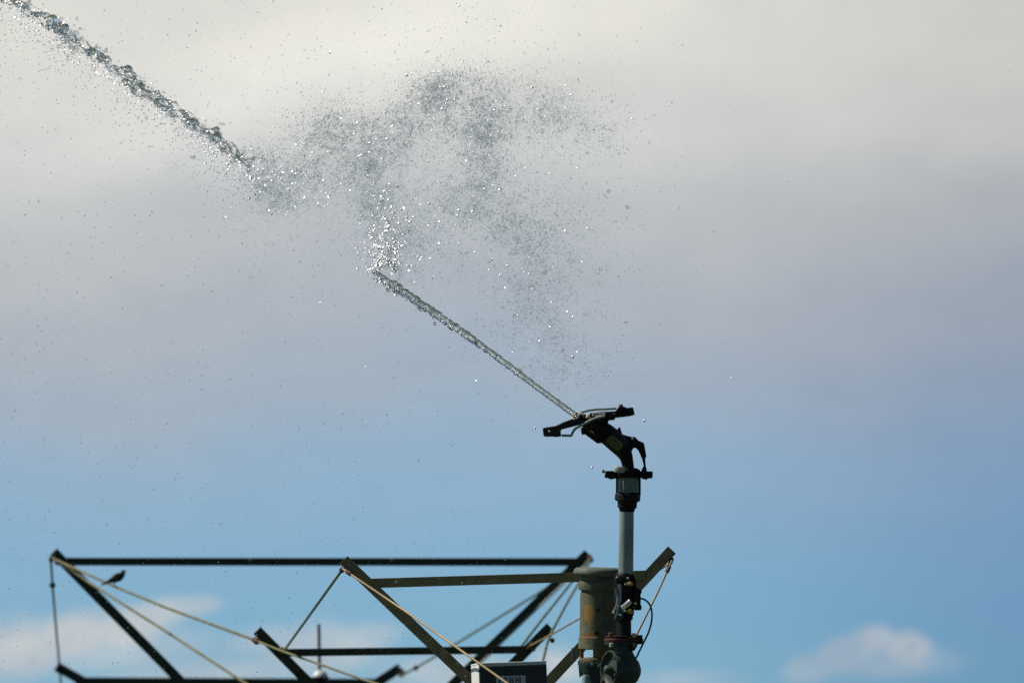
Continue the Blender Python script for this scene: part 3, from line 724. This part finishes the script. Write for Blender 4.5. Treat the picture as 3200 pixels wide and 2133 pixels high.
# very fine mist through the same cloud
mi = rng.integers(0, n, 60000)
mx = xs[mi] + rng.normal(0, 26, len(mi)); my = ys[mi] + rng.normal(0, 26, len(mi))
o = drops('fine_mist', to_world(mx, my, jd(np.minimum(mx, 1500)) + rng.normal(0, .35, len(mi))), S(1) * rng.uniform(0.5, 1.2, len(mi)), M['spray'], 1, 0.2)
tag(o, 'faint mist of tiny drops hanging in and around the spray cloud', 'mist', kind='stuff')
# sun sparkle as white near-metal drops, flattened and turned to flash
gx = np.concatenate(gx); gy_ = np.concatenate(gy_); n = len(gx)
o = drops('sunlit_spray', to_world(gx, gy_, jd(np.minimum(gx, 1500)) + rng.normal(0, .25, n) - .1), S(1) * rng.gamma(4, 0.72, n).clip(1.4, 4.4), M['glint'], 2, 0.15, face=HALF)
tag(o, 'white sparkling drops scattered through the spray cloud', 'spray', kind='stuff')
# froth at the root of the cloud
n = 5200
fx = 1192 + rng.normal(0, 20, n); fy = 852 - np.abs(rng.normal(0, 85, n)); fx += (850 - fy) * rng.normal(0.14, .17, n)
cl = np.array([noise.noise(Vector((a / 16., b / 16., 9.3))) for a, b in zip(fx, fy)]); kp = cl > (0.02 + (850 - fy) * 0.0006)
fx, fy = fx[kp], fy[kp]
o = drops('water_froth', to_world(fx, fy, jd(fx) + rng.normal(0, .05, len(fx))), S(1) * rng.gamma(2.2, 0.62, len(fx)).clip(.6, 4.5), M['glint'], 2, 0.45, 0.08, face=HALF, jit=0.45)
tag(o, 'white froth where the jet bursts at the foot of the spray cloud', 'froth', kind='stuff')
# drips under the torn jet and fine drops falling through the sky at the left
n = 1500
x, y, t = along(J2, n); fall = rng.gamma(1.4, 50, n)
x += rng.normal(-5, 28, n); y += fall
x2 = rng.random(5200) ** 1.2 * 1600; y2 = rng.random(5200) * 2120
x3 = rng.random(160) * 3200; y3 = rng.random(160) * 2100
xx = np.concatenate([x, x2, x3]); yy = np.concatenate([y, y2, y3])
rr = np.concatenate([rng.uniform(.7, 2.0, n), rng.gamma(2.2, 0.36, 5200).clip(.5, 2.0), rng.uniform(.6, 1.6, 160)]) * S(1)
o = drops('falling_drops', to_world(xx, yy, 39.2 + rng.normal(0, .4, len(xx))), rr, M['drop'], 1, 0.2)
tag(o, 'tiny dark drops falling through the sky below the torn jet', 'drops', kind='stuff')
# single bright drops one can pick out
for (px, py, r, lab) in ((1672, 1337, 4.2, 'lone bright drop just left of the gun front arm'), (2014, 1314, 4.8, 'lone bright drop right of the gun counterweight'),
                         (1790, 1115, 5.0, 'large bright drop alone above the jet near the nozzle'), (1850, 1460, 4.0, 'pale lone drop left of the swivel flange'), (1982, 1268, 2.6, 'tiny bright drop above the gun counterweight')):
    b_ = MB().ball((0, 0, 0), S(r * 0.8), 16, (1, 1, 1.15)).build('water_drop', M['glint'], smooth=180)
    b_.location = P(px, py, 39.6)
    tag(b_, lab, 'drop', 'bright drops around the sprinkler gun')

# ------------------------------------------------------------------ sun and sky
EL, AZ = R(49), R(-84)                      # azimuth from +Y towards +X
sdir = Vector((math.sin(AZ) * math.cos(EL), math.cos(AZ) * math.cos(EL), math.sin(EL)))
sl = bpy.data.lights.new('sun', 'SUN'); sl.energy = 5.0; sl.angle = R(0.53); sl.color = (1.0, 0.95, 0.86)
so = bpy.data.objects.new('sun', sl); col.objects.link(so)
so.rotation_euler = sdir.to_track_quat('Z', 'Y').to_euler()

w = bpy.data.worlds.new('World'); sc.world = w; w.use_nodes = True
nt = w.node_tree; N_ = nt.nodes; L_ = nt.links
for q in list(N_): N_.remove(q)
out = N_.new('ShaderNodeOutputWorld'); bg = N_.new('ShaderNodeBackground'); L_.new(bg.outputs[0], out.inputs[0])
SKY = 0.1
bg.inputs['Strength'].default_value = SKY
sky = N_.new('ShaderNodeTexSky'); sky.sky_type = 'NISHITA'; sky.sun_disc = False
sky.sun_elevation = EL; sky.sun_rotation = AZ; sky.altitude = 300; sky.air_density = 1.0; sky.dust_density = 0.6; sky.ozone_density = 1.5
tc = N_.new('ShaderNodeTexCoord'); sep = N_.new('ShaderNodeSeparateXYZ'); L_.new(tc.outputs['Generated'], sep.inputs[0])
def val(x):
    n = N_.new('ShaderNodeValue'); n.outputs[0].default_value = x; return n.outputs[0]
def m(op, a, b=None, c=None, clamp=False):
    n = N_.new('ShaderNodeMath'); n.operation = op; n.use_clamp = clamp
    for i, v in enumerate((a, b, c)):
        if v is None: continue
        if isinstance(v, (int, float)): n.inputs[i].default_value = v
        else: L_.new(v, n.inputs[i])
    return n.outputs[0]
az = m('ARCTAN2', sep.outputs['X'], sep.outputs['Y'])
el = m('ARCSINE', sep.outputs['Z'])
# sky coordinates: degrees of azimuth and elevation
X = m('MULTIPLY', az, 180 / math.pi)
E = m('MULTIPLY', el, 180 / math.pi)
DEG = 180 / math.pi / F                     # degrees per photo pixel
def sx_(px): return (px - 1600) * DEG
def se_(py): return math.degrees(PITCH) - (py - H_PX / 2) * DEG
comb = N_.new('ShaderNodeCombineXYZ'); L_.new(X, comb.inputs[0]); L_.new(m('MULTIPLY', E, 1.5), comb.inputs[1])
def nz_(scale, detail=4, rough=0.5, off=0.0):
    n = N_.new('ShaderNodeTexNoise'); n.inputs['Scale'].default_value = scale; n.inputs['Detail'].default_value = detail; n.inputs['Roughness'].default_value = rough
    v = N_.new('ShaderNodeVectorMath'); v.operation = 'ADD'; v.inputs[1].default_value = (off, off * .7, off * 1.3)
    L_.new(comb.outputs[0], v.inputs[0]); L_.new(v.outputs[0], n.inputs['Vector'])
    return m('SUBTRACT', n.outputs['Fac'], 0.5)
n_big = nz_(0.35, 3, 0.45, 3.0); n_mid = nz_(0.9, 4, 0.5, 8.0); n_sm = nz_(2.6, 5, 0.55, 15.0); n_fine = nz_(7.0, 4, 0.55, 27.0)
def rgbmix(fac, a, b, mode='MIX'):
    n = N_.new('ShaderNodeMix'); n.data_type = 'RGBA'; n.blend_type = mode
    for key, v in (('Factor', fac), ('A', a), ('B', b)):
        if isinstance(v, tuple): n.inputs[key].default_value = v
        elif isinstance(v, (int, float)): n.inputs[key].default_value = v
        else: L_.new(v, n.inputs[key])
    return n.outputs['Result']
def skycol(r, g, b):
    c = srgb(r, g, b); return (c[0] / SKY, c[1] / SKY, c[2] / SKY, 1)
def smooth(v, lo, hi):
    n = N_.new('ShaderNodeMapRange'); n.interpolation_type = 'SMOOTHSTEP'
    L_.new(v, n.inputs['Value']); n.inputs['From Min'].default_value = lo; n.inputs['From Max'].default_value = hi
    return n.outputs['Result']
def blob(px, py, rx, ry, rot=0, warp=0.3, soft=1.0):
    """soft patch of cloud at a place in the sky (degrees), with a ragged edge"""
    dx = m('SUBTRACT', X, sx_(px)); dy = m('SUBTRACT', E, se_(py))
    c, s = math.cos(R(rot)), math.sin(R(rot))
    u = m('DIVIDE', m('ADD', m('MULTIPLY', dx, c), m('MULTIPLY', dy, s)), rx * DEG)
    v = m('DIVIDE', m('SUBTRACT', m('MULTIPLY', dy, c), m('MULTIPLY', dx, s)), ry * DEG)
    d = m('SQRT', m('ADD', m('MULTIPLY', u, u), m('MULTIPLY', v, v)))
    d = m('ADD', d, m('ADD', m('MULTIPLY', n_sm, warp * 2), m('MULTIPLY', n_fine, warp * 1.1))); d = m('ADD', d, m('MULTIPLY', n_mid, warp * 2))
    return m('SUBTRACT', 1.0, smooth(d, 1 - soft * .75, 1 + soft * .5))

# clear sky: Nishita, tinted blue low down, dimmed overhead to cut the fill light
low_band = m('SUBTRACT', 1.0, smooth(E, 6, 16))
clear = rgbmix(1.0, sky.outputs[0], rgbmix(low_band, (0.32, 0.33, 0.36, 1), (0.425, 0.735, 1.12, 1)), 'MULTIPLY')
# dull broken cloud added out of view, its grey set for the fill light
broken = smooth(m('ADD', nz_(0.055, 6, 0.55, 21.0), 0.5), 0.48, 0.68)
broken = m('MULTIPLY', broken, smooth(m('ADD', m('ABSOLUTE', X), m('MULTIPLY', E, 3.0)), 16, 40))
clear = rgbmix(m('MULTIPLY', broken, 0.7), clear, skycol(108, 114, 122))
# overcast sheet hanging over the upper sky: lavender grey base, brighter higher up
Ew = m('ADD', E, m('ADD', m('MULTIPLY', n_big, 1.2), m('MULTIPLY', n_mid, 0.35)))
cr = N_.new('ShaderNodeValToRGB'); cr.color_ramp.interpolation = 'EASE'
e_bot, e_top = se_(2133), se_(0)
L_.new(m('DIVIDE', m('SUBTRACT', Ew, e_bot), e_top - e_bot), cr.inputs[0])
els = cr.color_ramp.elements
stops = [(0.30, (156, 178, 198)), (0.42, (162, 177, 193)), (0.55, (174, 182, 191)), (0.68, (187, 192, 195)), (0.82, (208, 210, 208)), (0.95, (220, 219, 213))]
els[0].position = stops[0][0]; els[0].color = skycol(*stops[0][1]); els[1].position = stops[-1][0]; els[1].color = skycol(*stops[-1][1])
for p_, c_ in stops[1:-1]:
    e_ = els.new(p_); e_.color = skycol(*c_)
sheet = cr.outputs[0]
streak = blob(1250, 130, 900, 170, 16, 0.35, 1.6)
sheet = rgbmix(m('MULTIPLY', streak, 0.75), sheet, skycol(243, 242, 234))
streak2 = blob(2900, 330, 700, 140, 10, 0.4, 1.6)
sheet = rgbmix(m('MULTIPLY', streak2, 0.18), sheet, skycol(225, 222, 215))
mott = m('ADD', m('MULTIPLY', nz_(1.7, 5, 0.6, 33.0), 0.16), m('MULTIPLY', nz_(5.0, 4, 0.6, 41.0), 0.05))
mc_ = N_.new('ShaderNodeCombineXYZ')
for i_, k_ in enumerate((1.15, 1.0, 0.8)): L_.new(m('ADD', 1.0, m('MULTIPLY', mott, k_)), mc_.inputs[i_])
sheet = rgbmix(1.0, sheet, mc_.outputs[0], 'MULTIPLY')
cover = smooth(Ew, se_(2080), se_(1150))
# sheet faded out overhead and away from the view to lower the fill light
bank = m('MULTIPLY', m('SUBTRACT', 1.0, smooth(m('ADD', E, m('MULTIPLY', n_big, 6)), 9, 20)), m('SUBTRACT', 1.0, smooth(m('ADD', m('ABSOLUTE', X), m('MULTIPLY', n_big, 12)), 12, 40)))
cover = m('MULTIPLY', cover, bank)
skyc = rgbmix(cover, clear, sheet)
# low fair weather clouds
low = None
for args, st in (((60, 2030, 190, 95, 8, .45, .8), .9), ((220, 1990, 150, 78, 10, .45, .7), .95), ((390, 1970, 130, 70, 12, .45, .8), .9), ((480, 1920, 120, 44, 12, .45, .7), .8), ((610, 1893, 80, 28, 8, .4, .8), .7), ((330, 2040, 300, 70, 6, .45, 1.1), .55),
                 ((820, 2000, 120, 40, 8, .5, 1.0), .5), ((1000, 2035, 200, 80, 5, .5, 1.0), .7), ((1130, 1990, 120, 45, 5, .5, 1.0), .45), ((640, 2110, 380, 55, 4, .5, 1.2), .6), ((1735, 2085, 110, 65, 0, .45, 1.0), .85), ((1450, 2100, 240, 60, 0, .5, 1.2), .7),
                 ((2540, 2088, 100, 40, 10, .5, .7), .55), ((2650, 2040, 95, 50, 10, .5, .6), .68), ((2735, 2000, 72, 44, 5, .45, .6), .76), ((2840, 2025, 78, 54, -5, .45, .6), .88), ((2780, 2065, 220, 48, 0, .5, 1.0), .5), ((2130, 2125, 180, 35, 0, .4, 1.2), .35)):
    b_ = m('MULTIPLY', blob(*args), st)
    low = b_ if low is None else m('MAXIMUM', low, b_)
lowcol = rgbmix(smooth(n_sm, -.2, .25), skycol(178, 187, 196), skycol(214, 214, 210))
skyc = rgbmix(m('MULTIPLY', low, 0.95), skyc, lowcol)
# sky colour multiplied darker towards the right of the view
right_mask = smooth(m('ADD', X, m('MULTIPLY', n_big, 1.0)), sx_(1700), sx_(3500))
skyc = rgbmix(right_mask, skyc, rgbmix(1.0, skyc, rgbmix(smooth(E, se_(1500), se_(300)), (0.69, 0.75, 0.86, 1), (0.84, 0.83, 0.85, 1)), 'MULTIPLY'))
L_.new(skyc, bg.inputs['Color'])

# ------------------------------------------------------------------ render settings
sc.view_settings.view_transform = 'Standard'; sc.view_settings.look = 'None'
sc.view_settings.exposure = 0; sc.view_settings.gamma = 1; sc.view_settings.use_curve_mapping = False
sc.cycles.use_denoising = False
sc.cycles.transparent_max_bounces = 24; sc.cycles.max_bounces = 12; sc.cycles.transmission_bounces = 10
sc.cycles.caustics_reflective = False; sc.cycles.caustics_refractive = False
